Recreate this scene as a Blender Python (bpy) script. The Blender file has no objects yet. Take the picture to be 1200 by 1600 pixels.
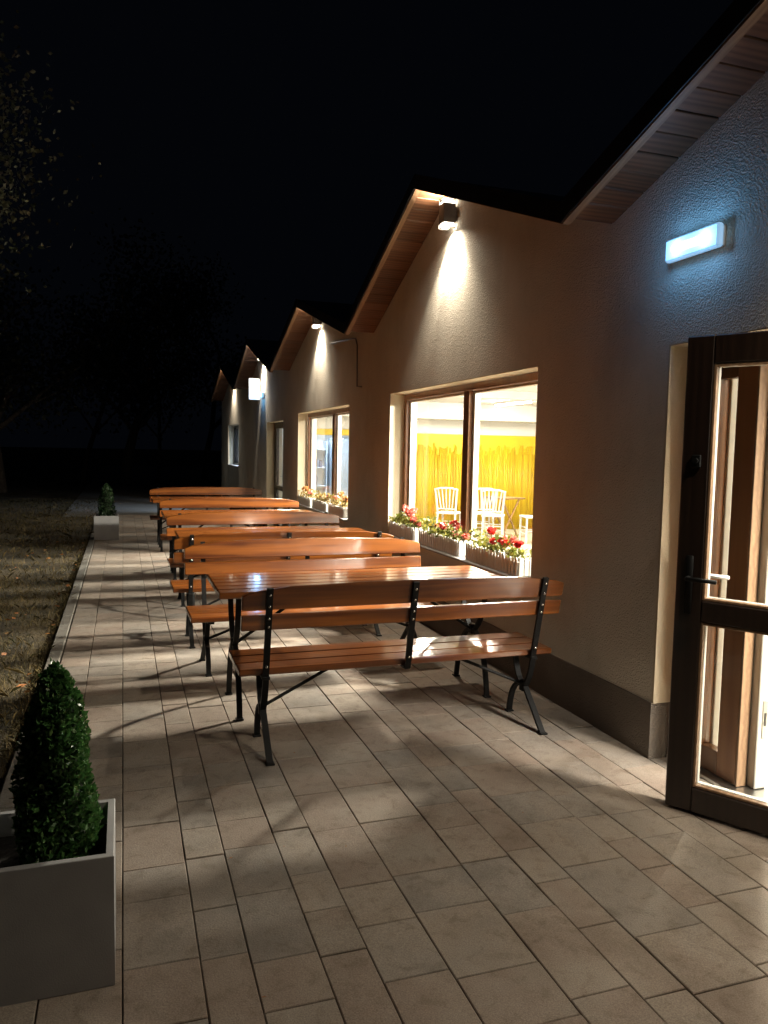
import bpy, bmesh, math, random
import numpy as np
from mathutils import Matrix, Vector
random.seed(7)
rng = np.random.default_rng(7)
SC = bpy.context.scene
COL = SC.collection
R = math.radians

# ------------------------------------------------------------------ camera
CAM = Vector((-2.616, 0.0, 1.6))
cr = Vector((0.9476663, -0.3186730, 0.0193932))
cu = Vector((0.0076529, 0.0834004, 0.9964867))
cf = Vector((0.3191708, 0.9441885, -0.0814745))
FPX = 1208.67
camd = bpy.data.cameras.new('camera')
camd.sensor_fit = 'VERTICAL'; camd.sensor_height = 32.0; camd.lens = FPX / 1600 * 32
camd.clip_start = 0.05; camd.clip_end = 2000
cam = bpy.data.objects.new('camera', camd); COL.objects.link(cam)
cam.matrix_world = Matrix(((cr.x, cu.x, -cf.x, CAM.x), (cr.y, cu.y, -cf.y, CAM.y), (cr.z, cu.z, -cf.z, CAM.z), (0, 0, 0, 1)))
SC.camera = cam

def proj(p):
    v = Vector(p) - CAM; d = v.dot(cf)
    if d < 0.05: return None
    return (600 + FPX * v.dot(cr) / d, 800 - FPX * v.dot(cu) / d)

# ------------------------------------------------------------------ night sky, exposure
W = bpy.data.worlds.new('World'); SC.world = W; W.use_nodes = True
wb = W.node_tree.nodes['Background']
wb.inputs['Color'].default_value = (0.45, 0.6, 1.0, 1); wb.inputs['Strength'].default_value = 0.0021
SC.view_settings.view_transform = 'Standard'; SC.view_settings.look = 'None'
SC.view_settings.exposure = 0.0; SC.view_settings.gamma = 1.0; SC.view_settings.use_curve_mapping = False
SC.cycles.use_denoising = True
SC.cycles.max_bounces = 6; SC.cycles.diffuse_bounces = 4; SC.cycles.transparent_max_bounces = 10
SC.cycles.sample_clamp_indirect = 4.0
SC.cycles.caustics_reflective = False; SC.cycles.caustics_refractive = False

WARM = (1.0, 0.92, 0.79)
HALL_FILL = 54.0       # ceiling tubes
THROW = 3.0           # added area lights that throw light out through windows and door

# ------------------------------------------------------------------ materials
def new_mat(name):
    m = bpy.data.materials.new(name); m.use_nodes = True
    nt = m.node_tree; b = nt.nodes['Principled BSDF']
    return m, nt, b
def N(nt, t, **k):
    n = nt.nodes.new(t)
    for a, v in k.items(): setattr(n, a, v)
    return n
def ramp(nt, stops):
    r = N(nt, 'ShaderNodeValToRGB'); e = r.color_ramp.elements
    while len(e) > 1: e.remove(e[0])
    e[0].position = stops[0][0]; e[0].color = (*stops[0][1], 1)
    for p, c in stops[1:]:
        x = e.new(p); x.color = (*c, 1)
    return r
def simple(name, col, rough=0.5, metal=0.0, noise=0.0, scale=20, bump=0.0, bscale=None, spec=0.5):
    m, nt, b = new_mat(name); L = nt.links
    b.inputs['Roughness'].default_value = rough; b.inputs['Metallic'].default_value = metal
    b.inputs['Specular IOR Level'].default_value = spec
    tc = N(nt, 'ShaderNodeTexCoord')
    n = N(nt, 'ShaderNodeTexNoise'); n.inputs['Scale'].default_value = scale; n.inputs['Detail'].default_value = 5
    L.new(tc.outputs['Object'], n.inputs['Vector'])
    lo = tuple(c * (1 - noise) for c in col); hi = tuple(min(1, c * (1 + noise)) for c in col)
    r = ramp(nt, [(0.3, lo), (0.7, hi)]); L.new(n.outputs['Fac'], r.inputs['Fac']); L.new(r.outputs['Color'], b.inputs['Base Color'])
    if bump:
        n2 = N(nt, 'ShaderNodeTexNoise'); n2.inputs['Scale'].default_value = bscale or scale; n2.inputs['Detail'].default_value = 4
        L.new(tc.outputs['Object'], n2.inputs['Vector'])
        bp = N(nt, 'ShaderNodeBump'); bp.inputs['Distance'].default_value = bump; bp.inputs['Strength'].default_value = 1
        L.new(n2.outputs['Fac'], bp.inputs['Height']); L.new(bp.outputs['Normal'], b.inputs['Normal'])
    return m
def emit(name, col, s):
    m, nt, b = new_mat(name)
    b.inputs['Base Color'].default_value = (.8, .8, .8, 1)
    b.inputs['Emission Color'].default_value = (*col, 1); b.inputs['Emission Strength'].default_value = s
    return m
def wood(name, dark, light, rough=0.22, coat=0.5, axis=0, scale=1.0):
    m, nt, b = new_mat(name); L = nt.links
    tc = N(nt, 'ShaderNodeTexCoord'); oi = N(nt, 'ShaderNodeObjectInfo')
    add = N(nt, 'ShaderNodeVectorMath', operation='MULTIPLY_ADD')
    cmb = N(nt, 'ShaderNodeCombineXYZ')
    for i in range(3): L.new(oi.outputs['Random'], cmb.inputs[i])
    L.new(cmb.outputs[0], add.inputs[0]); add.inputs[1].default_value = (31, 17, 23); L.new(tc.outputs['Object'], add.inputs[2])
    mp = N(nt, 'ShaderNodeMapping'); s = [14 * scale] * 3; s[axis] = 0.9 * scale; mp.inputs['Scale'].default_value = s
    L.new(add.outputs[0], mp.inputs['Vector'])
    n1 = N(nt, 'ShaderNodeTexNoise'); n1.inputs['Scale'].default_value = 2.2; n1.inputs['Detail'].default_value = 6; n1.inputs['Distortion'].default_value = 0.9
    L.new(mp.outputs[0], n1.inputs['Vector'])
    w = N(nt, 'ShaderNodeTexWave'); w.bands_direction = 'Y' if axis == 0 else 'X'
    w.inputs['Scale'].default_value = 0.7; w.inputs['Distortion'].default_value = 7; w.inputs['Detail'].default_value = 3
    L.new(mp.outputs[0], w.inputs['Vector'])
    mx = N(nt, 'ShaderNodeMix'); mx.data_type = 'FLOAT'; mx.inputs[0].default_value = 0.45
    L.new(n1.outputs['Fac'], mx.inputs[2]); L.new(w.outputs['Fac'], mx.inputs[3])
    mid = tuple((a + c) / 2 for a, c in zip(dark, light))
    r = ramp(nt, [(0.22, dark), (0.5, mid), (0.78, light)]); L.new(mx.outputs[0], r.inputs['Fac'])
    hs = N(nt, 'ShaderNodeHueSaturation'); L.new(r.outputs['Color'], hs.inputs['Color'])
    mr = N(nt, 'ShaderNodeMapRange'); mr.inputs['To Min'].default_value = 0.78; mr.inputs['To Max'].default_value = 1.18
    L.new(oi.outputs['Random'], mr.inputs['Value']); L.new(mr.outputs[0], hs.inputs['Value'])
    L.new(hs.outputs[0], b.inputs['Base Color'])
    nr = N(nt, 'ShaderNodeTexNoise'); nr.inputs['Scale'].default_value = 6; nr.inputs['Detail'].default_value = 5; L.new(add.outputs[0], nr.inputs['Vector'])
    rm = N(nt, 'ShaderNodeMapRange'); rm.inputs['From Min'].default_value = .3; rm.inputs['From Max'].default_value = .7; rm.inputs['To Min'].default_value = .05; rm.inputs['To Max'].default_value = .20
    L.new(nr.outputs['Fac'], rm.inputs['Value'])
    b.inputs['Roughness'].default_value = rough
    b.inputs['Coat Weight'].default_value = coat; L.new(rm.outputs[0], b.inputs['Coat Roughness'])
    bp = N(nt, 'ShaderNodeBump'); bp.inputs['Distance'].default_value = 0.0012; bp.inputs['Strength'].default_value = 0.5
    L.new(mx.outputs[0], bp.inputs['Height']); L.new(bp.outputs['Normal'], b.inputs['Normal'])
    return m
def plaster(name, lo, hi, bump, rough=0.9):
    m, nt, b = new_mat(name); L = nt.links
    g = N(nt, 'ShaderNodeNewGeometry')
    n1 = N(nt, 'ShaderNodeTexNoise'); n1.inputs['Scale'].default_value = 2.3; n1.inputs['Detail'].default_value = 6
    L.new(g.outputs['Position'], n1.inputs['Vector'])
    r = ramp(nt, [(0.3, lo), (0.7, hi)]); L.new(n1.outputs['Fac'], r.inputs['Fac']); L.new(r.outputs['Color'], b.inputs['Base Color'])
    mp = N(nt, 'ShaderNodeMapping'); mp.inputs['Scale'].default_value = (1, 1.1, .6); L.new(g.outputs['Position'], mp.inputs['Vector'])
    ns = N(nt, 'ShaderNodeTexNoise'); ns.inputs['Scale'].default_value = 1.6; ns.inputs['Detail'].default_value = 7; ns.inputs['Roughness'].default_value = .62; L.new(mp.outputs[0], ns.inputs['Vector'])
    rs_ = ramp(nt, [(.34, (.74, .71, .66)), (.52, (1, 1, 1))]); L.new(ns.outputs['Fac'], rs_.inputs['Fac'])
    ms = N(nt, 'ShaderNodeMix'); ms.data_type = 'RGBA'; ms.blend_type = 'MULTIPLY'; ms.inputs[0].default_value = .45
    L.new(r.outputs['Color'], ms.inputs[6]); L.new(rs_.outputs['Color'], ms.inputs[7]); L.new(ms.outputs[2], b.inputs['Base Color'])
    v = N(nt, 'ShaderNodeTexVoronoi'); v.inputs['Scale'].default_value = 115; v.inputs['Randomness'].default_value = 1
    L.new(g.outputs['Position'], v.inputs['Vector'])
    n2 = N(nt, 'ShaderNodeTexNoise'); n2.inputs['Scale'].default_value = 48; n2.inputs['Detail'].default_value = 4; n2.inputs['Roughness'].default_value = .65
    L.new(g.outputs['Position'], n2.inputs['Vector'])
    ad = N(nt, 'ShaderNodeMath', operation='ADD'); L.new(v.outputs['Distance'], ad.inputs[0]); L.new(n2.outputs['Fac'], ad.inputs[1])
    bp = N(nt, 'ShaderNodeBump'); bp.inputs['Distance'].default_value = bump; bp.inputs['Strength'].default_value = 1
    L.new(ad.outputs[0], bp.inputs['Height']); L.new(bp.outputs['Normal'], b.inputs['Normal'])
    b.inputs['Roughness'].default_value = rough; b.inputs['Specular IOR Level'].default_value = 0.15
    return m
def stone(name, cols, per_piece=True, bump=0.0014, rough=0.9):
    m, nt, b = new_mat(name); L = nt.links
    g = N(nt, 'ShaderNodeNewGeometry'); oi = N(nt, 'ShaderNodeObjectInfo')
    ad = N(nt, 'ShaderNodeMath', operation='ADD'); L.new(oi.outputs['Random'], ad.inputs[0]); L.new(g.outputs['Random Per Island'], ad.inputs[1])
    fr = N(nt, 'ShaderNodeMath', operation='FRACT'); L.new(ad.outputs[0], fr.inputs[0])
    n1 = N(nt, 'ShaderNodeTexNoise'); n1.inputs['Scale'].default_value = 4.5; n1.inputs['Detail'].default_value = 5
    L.new(g.outputs['Position'], n1.inputs['Vector'])
    mx = N(nt, 'ShaderNodeMix'); mx.data_type = 'FLOAT'; mx.inputs[0].default_value = 0.5
    L.new(fr.outputs[0], mx.inputs[2]); L.new(n1.outputs['Fac'], mx.inputs[3])
    k = len(cols); r = ramp(nt, [(0.2 + 0.6 * i / (k - 1), c) for i, c in enumerate(cols)]); L.new(mx.outputs[0], r.inputs['Fac'])
    n2 = N(nt, 'ShaderNodeTexNoise'); n2.inputs['Scale'].default_value = 240; n2.inputs['Detail'].default_value = 3
    L.new(g.outputs['Position'], n2.inputs['Vector'])
    r2 = ramp(nt, [(0.3, (.72, .72, .72)), (0.7, (1.18, 1.18, 1.18))]); L.new(n2.outputs['Fac'], r2.inputs['Fac'])
    ml = N(nt, 'ShaderNodeMix'); ml.data_type = 'RGBA'; ml.blend_type = 'MULTIPLY'; ml.inputs[0].default_value = 1
    L.new(r.outputs['Color'], ml.inputs[6]); L.new(r2.outputs['Color'], ml.inputs[7])
    n4 = N(nt, 'ShaderNodeTexNoise'); n4.inputs['Scale'].default_value = 14; n4.inputs['Detail'].default_value = 7; n4.inputs['Roughness'].default_value = .68; n4.inputs['Distortion'].default_value = .6
    L.new(g.outputs['Position'], n4.inputs['Vector'])
    r4 = ramp(nt, [(.30, (.66, .62, .58)), (.48, (.98, .97, .96)), (.60, (1.0, 1.0, 1.0)), (.78, (1.16, 1.14, 1.10))]); L.new(n4.outputs['Fac'], r4.inputs['Fac'])
    m2 = N(nt, 'ShaderNodeMix'); m2.data_type = 'RGBA'; m2.blend_type = 'MULTIPLY'; m2.inputs[0].default_value = .85
    L.new(ml.outputs[2], m2.inputs[6]); L.new(r4.outputs['Color'], m2.inputs[7])
    n5 = N(nt, 'ShaderNodeTexNoise'); n5.inputs['Scale'].default_value = 1.1; n5.inputs['Detail'].default_value = 6; n5.inputs['Distortion'].default_value = 1.2
    L.new(g.outputs['Position'], n5.inputs['Vector'])
    r5 = ramp(nt, [(.36, (.72, .69, .66)), (.50, (1, 1, 1))]); L.new(n5.outputs['Fac'], r5.inputs['Fac'])
    m3 = N(nt, 'ShaderNodeMix'); m3.data_type = 'RGBA'; m3.blend_type = 'MULTIPLY'; m3.inputs[0].default_value = .7
    L.new(m2.outputs[2], m3.inputs[6]); L.new(r5.outputs['Color'], m3.inputs[7])
    L.new(m3.outputs[2], b.inputs['Base Color'])
    b.inputs['Roughness'].default_value = rough; b.inputs['Specular IOR Level'].default_value = 0.15
    n3 = N(nt, 'ShaderNodeTexNoise'); n3.inputs['Scale'].default_value = 130; n3.inputs['Detail'].default_value = 4
    L.new(g.outputs['Position'], n3.inputs['Vector'])
    bp = N(nt, 'ShaderNodeBump'); bp.inputs['Distance'].default_value = bump; bp.inputs['Strength'].default_value = 1
    L.new(n3.outputs['Fac'], bp.inputs['Height']); L.new(bp.outputs['Normal'], b.inputs['Normal'])
    return m
def leafy(name, cols, rough=0.4, trans=0.25, spec=0.5):
    m, nt, b = new_mat(name); L = nt.links
    g = N(nt, 'ShaderNodeNewGeometry')
    k = len(cols); r = ramp(nt, [(i / max(1, k - 1), c) for i, c in enumerate(cols)])
    L.new(g.outputs['Random Per Island'], r.inputs['Fac']); L.new(r.outputs['Color'], b.inputs['Base Color'])
    b.inputs['Roughness'].default_value = rough; b.inputs['Specular IOR Level'].default_value = spec
    t = N(nt, 'ShaderNodeBsdfTranslucent'); L.new(r.outputs['Color'], t.inputs['Color'])
    mx = N(nt, 'ShaderNodeMixShader'); mx.inputs[0].default_value = trans
    L.new(b.outputs[0], mx.inputs[1]); L.new(t.outputs[0], mx.inputs[2])
    L.new(mx.outputs[0], nt.nodes['Material Output'].inputs['Surface'])
    return m
def glass_mat():
    m, nt, b = new_mat('window_glass'); L = nt.links
    nt.nodes.remove(b)
    t = N(nt, 'ShaderNodeBsdfTransparent'); t.inputs['Color'].default_value = (.95, .96, .95, 1)
    g = N(nt, 'ShaderNodeBsdfGlossy'); g.inputs['Roughness'].default_value = 0.01
    lw = N(nt, 'ShaderNodeLayerWeight'); lw.inputs['Blend'].default_value = 0.5
    pw = N(nt, 'ShaderNodeMath', operation='POWER'); L.new(lw.outputs['Facing'], pw.inputs[0]); pw.inputs[1].default_value = 5
    fr = N(nt, 'ShaderNodeMath', operation='MULTIPLY_ADD'); L.new(pw.outputs[0], fr.inputs[0]); fr.inputs[1].default_value = .7; fr.inputs[2].default_value = .03
    mx = N(nt, 'ShaderNodeMixShader'); L.new(fr.outputs[0], mx.inputs[0]); L.new(t.outputs[0], mx.inputs[1]); L.new(g.outputs[0], mx.inputs[2])
    L.new(mx.outputs[0], nt.nodes['Material Output'].inputs['Surface'])
    return m

M = {}
M['plaster'] = plaster('wall_plaster', (.68, .635, .55), (.75, .705, .615), 0.005)
M['plinth'] = plaster('plinth_render', (.16, .14, .12), (.215, .19, .165), 0.004)
M['reveal'] = plaster('reveal_plaster', (.62, .54, .40), (.68, .59, .44), 0.0015)  # cream raised for the lit reveals, part of their light is in the colour
M['bench'] = wood('varnished_pine', (.088, .021, .004), (.265, .082, .013), 0.28, 1.0)
M['soffit'] = wood('soffit_pine', (.10, .046, .022), (.18, .085, .042), 0.5, 0.1, axis=0)
M['rim'] = wood('verge_timber', (.24, .14, .08), (.34, .21, .12), 0.5, 0.15, axis=1)
M['frame'] = wood('brown_frame', (.15, .062, .024), (.22, .095, .038), 0.32, 0.3, axis=2, scale=.8)
M['darkframe'] = wood('dark_door_frame', (.022, .011, .006), (.034, .017, .010), 0.42, 0.3, axis=2, scale=.8)
M['iron'] = simple('black_iron', (.006, .006, .006), 0.55, 0.0, .3, 60, .0006, 200, .22)
M['post'] = wood('brown_post_painted_lit', (.24, .10, .038), (.34, .15, .06), 0.4, 0.2, axis=2, scale=.8)  # lighter copy of the frame brown, light on the post put into the colour
M['bolt'] = simple('bolt_steel', (.55, .54, .5), 0.25, 1.0, .05)
M['white'] = simple('white_paint', (.78, .76, .72), 0.45, 0, .03, 6)
M['upvc'] = simple('white_frame_plastic', (.60, .58, .53), 0.3, 0, .02, 6)
M['hall'] = simple('hall_paint', (.77, .76, .735), 0.85, 0, .03, 2)
M['tile'] = simple('hall_floor_tile', (.62, .58, .50), 0.22, 0, .08, 3)
M['metal'] = simple('roof_sheet', (.03, .03, .034), 0.45, .6, .2, 8)
M['drip'] = simple('drip_edge_metal', (.30, .29, .29), 0.4, .5, .1, 10)
M['steel'] = simple('brushed_steel', (.6, .6, .58), 0.3, 1.0, .05, 30)
M['lampbody'] = simple('lamp_body_grey', (.20, .19, .18), 0.45, .3, .1, 30)
M['glass'] = glass_mat()
M['paver'] = stone('concrete_pavers', [(.225, .20, .175), (.285, .25, .215), (.32, .272, .225), (.28, .225, .185), (.30, .262, .22)])
M['kerb'] = stone('kerb_concrete', [(.16, .155, .14), (.235, .22, .195)])
M['sand'] = simple('joint_sand', (.07, .058, .042), 0.95, 0, .4, 40, .003, 90)
M['planter'] = simple('planter_composite', (.33, .325, .325), .6, 0, .07, 9, .0005, 220)
M['soil'] = simple('potting_soil', (.02, .015, .011), 0.95, 0, .4, 50, .006, 60)
M['topiary'] = leafy('boxwood_leaves', [(.03, .085, .022), (.05, .14, .035), (.085, .21, .055), (.045, .12, .03), (.10, .17, .05)], .34, .2)
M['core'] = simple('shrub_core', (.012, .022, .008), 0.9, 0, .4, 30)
M['bark'] = simple('tree_bark', (.16, .13, .105), 0.9, 0, .35, 9, .02, 14)
M['leaf'] = leafy('tree_leaves', [(.05, .062, .032), (.072, .082, .042), (.085, .09, .05), (.055, .068, .038)], .5, .3)
M['grass'] = leafy('dry_grass', [(.06, .048, .02), (.12, .09, .035), (.19, .135, .055), (.05, .05, .018), (.10, .065, .028)], .7, .2, .2)
M['deadleaf'] = leafy('fallen_leaves', [(.35, .15, .03), (.28, .10, .03), (.22, .13, .05)], .6, .15, .3)
M['geranium_leaf'] = leafy('geranium_leaves', [(.06, .08, .012), (.12, .125, .02), (.19, .165, .03), (.085, .10, .016)], .5, .4)
M['red'] = leafy('red_petals', [(.42, .012, .010), (.55, .03, .018), (.48, .02, .02)], .5, .35)
M['pink'] = leafy('pink_petals', [(.52, .11, .08), (.58, .18, .13), (.44, .08, .06)], .5, .35)
M['dry'] = leafy('dry_petals', [(.42, .18, .06), (.5, .25, .08), (.35, .2, .06), (.45, .12, .06)], .6, .35)
M['dry_leaf'] = leafy('dry_flower_leaves', [(.20, .13, .035), (.26, .18, .055), (.14, .12, .03)], .6, .35)
M['dark_shrub'] = leafy('dark_shrub_leaves', [(.010, .028, .009), (.018, .045, .014), (.026, .06, .02)], .4, .1)
M['bamboo'] = leafy('bamboo_cane', [(.58, .40, .014), (.62, .44, .018), (.57, .39, .014), (.48, .30, .014), (.60, .42, .018)], .45, .0)
M['bamboo_top'] = simple('bamboo_band', (.60, .42, .015), .45, 0, .05, 6)
M['folding'] = wood('folding_table_wood', (.24, .13, .05), (.36, .21, .09), .45, .1)
M['cool'] = simple('cool_white_steel', (.62, .70, .80), .3, 0, .04, 5)
M['navy'] = simple('dark_blue_plastic', (.05, .08, .17), .4, 0, .2, 8)
M['rubber'] = simple('black_plastic', (.02, .02, .02), .5, 0, .1, 20)

# ------------------------------------------------------------------ mesh helpers
class MB:
    def __init__(s): s.v = []; s.f = []
    def add(s, vs, fs):
        o = len(s.v); s.v += [tuple(v) for v in vs]; s.f += [tuple(i + o for i in f) for f in fs]; return s
    def box(s, a, b):
        x0, y0, z0 = a; x1, y1, z1 = b
        return s.add([(x0, y0, z0), (x1, y0, z0), (x1, y1, z0), (x0, y1, z0), (x0, y0, z1), (x1, y0, z1), (x1, y1, z1), (x0, y1, z1)],
                     [(0, 3, 2, 1), (4, 5, 6, 7), (0, 1, 5, 4), (1, 2, 6, 5), (2, 3, 7, 6), (3, 0, 4, 7)])
    def cbox(s, a, b, c=0.004):
        bm = bmesh.new(); bmesh.ops.create_cube(bm, size=1)
        for v in bm.verts:
            v.co = Vector([(a[i] + b[i]) / 2 + v.co[i] * (b[i] - a[i]) for i in range(3)])
        bmesh.ops.bevel(bm, geom=bm.edges[:], offset=c, segments=1, affect='EDGES')
        bm.verts.index_update()
        s.add([v.co[:] for v in bm.verts], [[v.index for v in f.verts] for f in bm.faces]); bm.free(); return s
    def prism(s, poly, axis, lo, hi, c=0.0):
        # poly: 2D points ordered; axis 0: (y,z) extruded in x; 1: (x,z) extruded in y; 2: (x,y) in z
        n = len(poly)
        def P(p, t):
            return (t, p[0], p[1]) if axis == 0 else ((p[0], t, p[1]) if axis == 1 else (p[0], p[1], t))
        vs = [P(p, lo) for p in poly] + [P(p, hi) for p in poly]
        fs = [tuple(range(n))[::-1], tuple(range(n, 2 * n))] + [(i, (i + 1) % n, n + (i + 1) % n, n + i) for i in range(n)]
        bm = bmesh.new(); bv = [bm.verts.new(v) for v in vs]
        for f in fs: bm.faces.new([bv[i] for i in f])
        bmesh.ops.recalc_face_normals(bm, faces=bm.faces)
        if c: bmesh.ops.bevel(bm, geom=bm.edges[:], offset=c, segments=1, affect='EDGES')
        bm.verts.index_update()
        s.add([v.co[:] for v in bm.verts], [[v.index for v in f.verts] for f in bm.faces]); bm.free(); return s
    def tube(s, pts, r, n=8, square=None, cap=True):
        # r: float or list; square=(wx, wt): rectangular bar, wx along world x
        pts = [Vector(p) for p in pts]; rs = r if isinstance(r, (list, tuple)) else [r] * len(pts)
        rings = []
        for i, p in enumerate(pts):
            t = (pts[min(i + 1, len(pts) - 1)] - pts[max(i - 1, 0)]).normalized()
            ref = Vector((1, 0, 0)) if abs(t.x) < 0.85 else Vector((0, 0, 1))
            a = (ref - t * ref.dot(t)).normalized(); b_ = t.cross(a)
            if square:
                w, h = square[0] / 2, square[1] / 2
                ring = [p + a * w * sx + b_ * h * sy for sx, sy in ((-1, -1), (1, -1), (1, 1), (-1, 1))]
            else:
                ring = [p + (a * math.cos(2 * math.pi * k / n) + b_ * math.sin(2 * math.pi * k / n)) * rs[i] for k in range(n)]
            rings.append(ring)
        m = len(rings[0]); vs = [v[:] for ri in rings for v in ri]; fs = []
        for i in range(len(rings) - 1):
            for k in range(m):
                fs.append((i * m + k, i * m + (k + 1) % m, (i + 1) * m + (k + 1) % m, (i + 1) * m + k))
        if cap:
            fs.append(tuple(range(m))[::-1]); fs.append(tuple(range((len(rings) - 1) * m, len(rings) * m)))
        return s.add(vs, fs)
    def ball(s, c, r, seg=8, rg=5):
        vs = [(c[0], c[1], c[2] - r)]; fs = []
        for i in range(1, rg):
            a = -math.pi / 2 + math.pi * i / rg
            for k in range(seg):
                t = 2 * math.pi * k / seg
                vs.append((c[0] + r * math.cos(a) * math.cos(t), c[1] + r * math.cos(a) * math.sin(t), c[2] + r * math.sin(a)))
        vs.append((c[0], c[1], c[2] + r)); top = len(vs) - 1
        for k in range(seg):
            fs.append((0, 1 + (k + 1) % seg, 1 + k)); fs.append((top, 1 + (rg - 2) * seg + k, 1 + (rg - 2) * seg + (k + 1) % seg))
        for i in range(rg - 2):
            for k in range(seg):
                fs.append((1 + i * seg + k, 1 + i * seg + (k + 1) % seg, 1 + (i + 1) * seg + (k + 1) % seg, 1 + (i + 1) * seg + k))
        return s.add(vs, fs)
    def mesh(s, name, mat, smooth=False):
        me = bpy.data.meshes.new(name); me.from_pydata(s.v, [], s.f); me.update()
        if mat is not None: me.materials.append(M[mat] if isinstance(mat, str) else mat)
        if smooth: me.polygons.foreach_set('use_smooth', [True] * len(me.polygons))
        return me
    def build(s, name, mat, parent=None, smooth=False):
        return link(name, s.mesh(name, mat, smooth), parent)
def link(name, me, parent=None, loc=None):
    o = bpy.data.objects.new(name, me); COL.objects.link(o)
    if parent is not None: o.parent = parent
    if loc is not None: o.location = loc
    return o
def tag(o, label=None, cat=None, group=None, kind=None):
    if label: o['label'] = label
    if cat: o['category'] = cat
    if group: o['group'] = group
    if kind: o['kind'] = kind
    return o
def empty(name, loc=(0, 0, 0), rz=0.0):
    o = bpy.data.objects.new(name, None); COL.objects.link(o); o.location = loc; o.rotation_euler = (0, 0, rz); o.empty_display_size = .2
    return o
def copy_tree(o, parent=None):
    c = o.copy(); COL.objects.link(c); c.parent = parent
    for ch in o.children: copy_tree(ch, c)
    return c
def np_mesh(name, V, F, mat):
    me = bpy.data.meshes.new(name); k = F.shape[1]
    me.vertices.add(len(V)); me.vertices.foreach_set('co', V.astype(np.float32).ravel())
    me.loops.add(F.size); me.loops.foreach_set('vertex_index', F.astype(np.int32).ravel())
    me.polygons.add(len(F)); me.polygons.foreach_set('loop_start', np.arange(0, F.size, k, dtype=np.int32))
    me.update(calc_edges=True); me.materials.append(M[mat]); return me
def bez(p0, p1, p2, n=6):
    p0, p1, p2 = Vector(p0), Vector(p1), Vector(p2)
    return [((1 - t) ** 2 * p0 + 2 * t * (1 - t) * p1 + t * t * p2) for t in [i / n for i in range(n + 1)]]
def leaf_quads(C, size, aspect=0.55, up=None, fold=0.0, spread=1.0):
    # diamond leaves around centres C with random orientation; returns V,F
    n = len(C); d = rng.normal(size=(n, 3))
    if up is not None: d = d * spread + up
    d /= np.linalg.norm(d, axis=1, keepdims=True)
    a = np.cross(d, rng.normal(size=(n, 3))); a /= np.linalg.norm(a, axis=1, keepdims=True)
    s = (size * (0.65 + 0.7 * rng.random(n)))[:, None]
    V = np.stack([C - d * s * .5, C + a * s * aspect * .5, C + d * s * .5, C - a * s * aspect * .5], 1).reshape(-1, 3)
    F = np.arange(4 * n).reshape(n, 4)
    return V, F

# ------------------------------------------------------------------ ground
g = MB(); g.box((-160, -60, -.30), (160, 260, -.035)); lawn = g.build('lawn', None)
m, nt, b = new_mat('lawn_soil'); L = nt.links
ge = N(nt, 'ShaderNodeNewGeometry'); n1 = N(nt, 'ShaderNodeTexNoise'); n1.inputs['Scale'].default_value = 1.7; n1.inputs['Detail'].default_value = 8; n1.inputs['Roughness'].default_value = .7
L.new(ge.outputs['Position'], n1.inputs['Vector'])
rr = ramp(nt, [(.34, (.02, .017, .008)), (.5, (.05, .038, .018)), (.62, (.10, .072, .032)), (.75, (.035, .03, .013))]); L.new(n1.outputs['Fac'], rr.inputs['Fac']); L.new(rr.outputs[0], b.inputs['Base Color'])
n2 = N(nt, 'ShaderNodeTexNoise'); n2.inputs['Scale'].default_value = 35; n2.inputs['Detail'].default_value = 5; L.new(ge.outputs['Position'], n2.inputs['Vector'])
bp = N(nt, 'ShaderNodeBump'); bp.inputs['Distance'].default_value = .03; L.new(n2.outputs['Fac'], bp.inputs['Height']); L.new(bp.outputs[0], b.inputs['Normal']); b.inputs['Roughness'].default_value = .95
lawn.data.materials.append(m); tag(lawn, kind='structure')

# terrace bed with single paving stones
bed = MB().box((-3.075, -1.5, -.12), (0.16, 18.4, -.012)).build('terrace', 'sand'); tag(bed, kind='structure')
rows = [-3.06, -2.86, -2.63, -2.40, -2.25, -2.04, -1.885, -1.67, -1.385, -1.175, -1.02, -.74, -.585, -.365, -.215, -.005]
known = {3: [2.34, 2.61], 4: [2.28, 2.65, 2.99], 5: [2.25, 2.49, 2.73, 3.08], 6: [2.08, 2.36, 2.6], 7: [2.03], 8: [1.85, 2.28, 2.63],
         9: [1.79, 2.14], 10: [2.04, 2.49], 11: [1.81, 2.13, 2.39], 12: [2.16, 2.59], 13: [2.36], 2: [2.36, 2.72]}
stones = []
lens = [.22, .24, .27, .28, .35, .35, .43]
for i in range(len(rows) - 1):
    x0, x1 = rows[i], rows[i + 1]
    ks = known.get(i, [2.1 + random.random() * .3])
    cuts = list(ks); y = ks[0]
    while y > 1.0: y -= random.choice(lens); cuts.insert(0, y)
    y = ks[-1]
    while y < 18.3: y += random.choice(lens); cuts.append(y)
    for a, c in zip(cuts[:-1], cuts[1:]): stones.append((x0, x1, a, min(c, 18.38)))
stones += [(-.003, .14, 2.06, 2.45), (-.003, .14, 2.45, 2.87), (-.003, .14, 2.87, 3.285)]
def parea(q):
    ps = [proj((x, y, 0)) for x, y in ((q[0], q[2]), (q[1], q[2]), (q[1], q[3]), (q[0], q[3]))]
    if any(p is None for p in ps): return 0
    if not any(-40 < p[0] < 1240 and -40 < p[1] < 1640 for p in ps): return 0
    return abs(sum(ps[k][0] * ps[(k + 1) % 4][1] - ps[(k + 1) % 4][0] * ps[k][1] for k in range(4))) / 2
stones.sort(key=parea, reverse=True)
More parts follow.
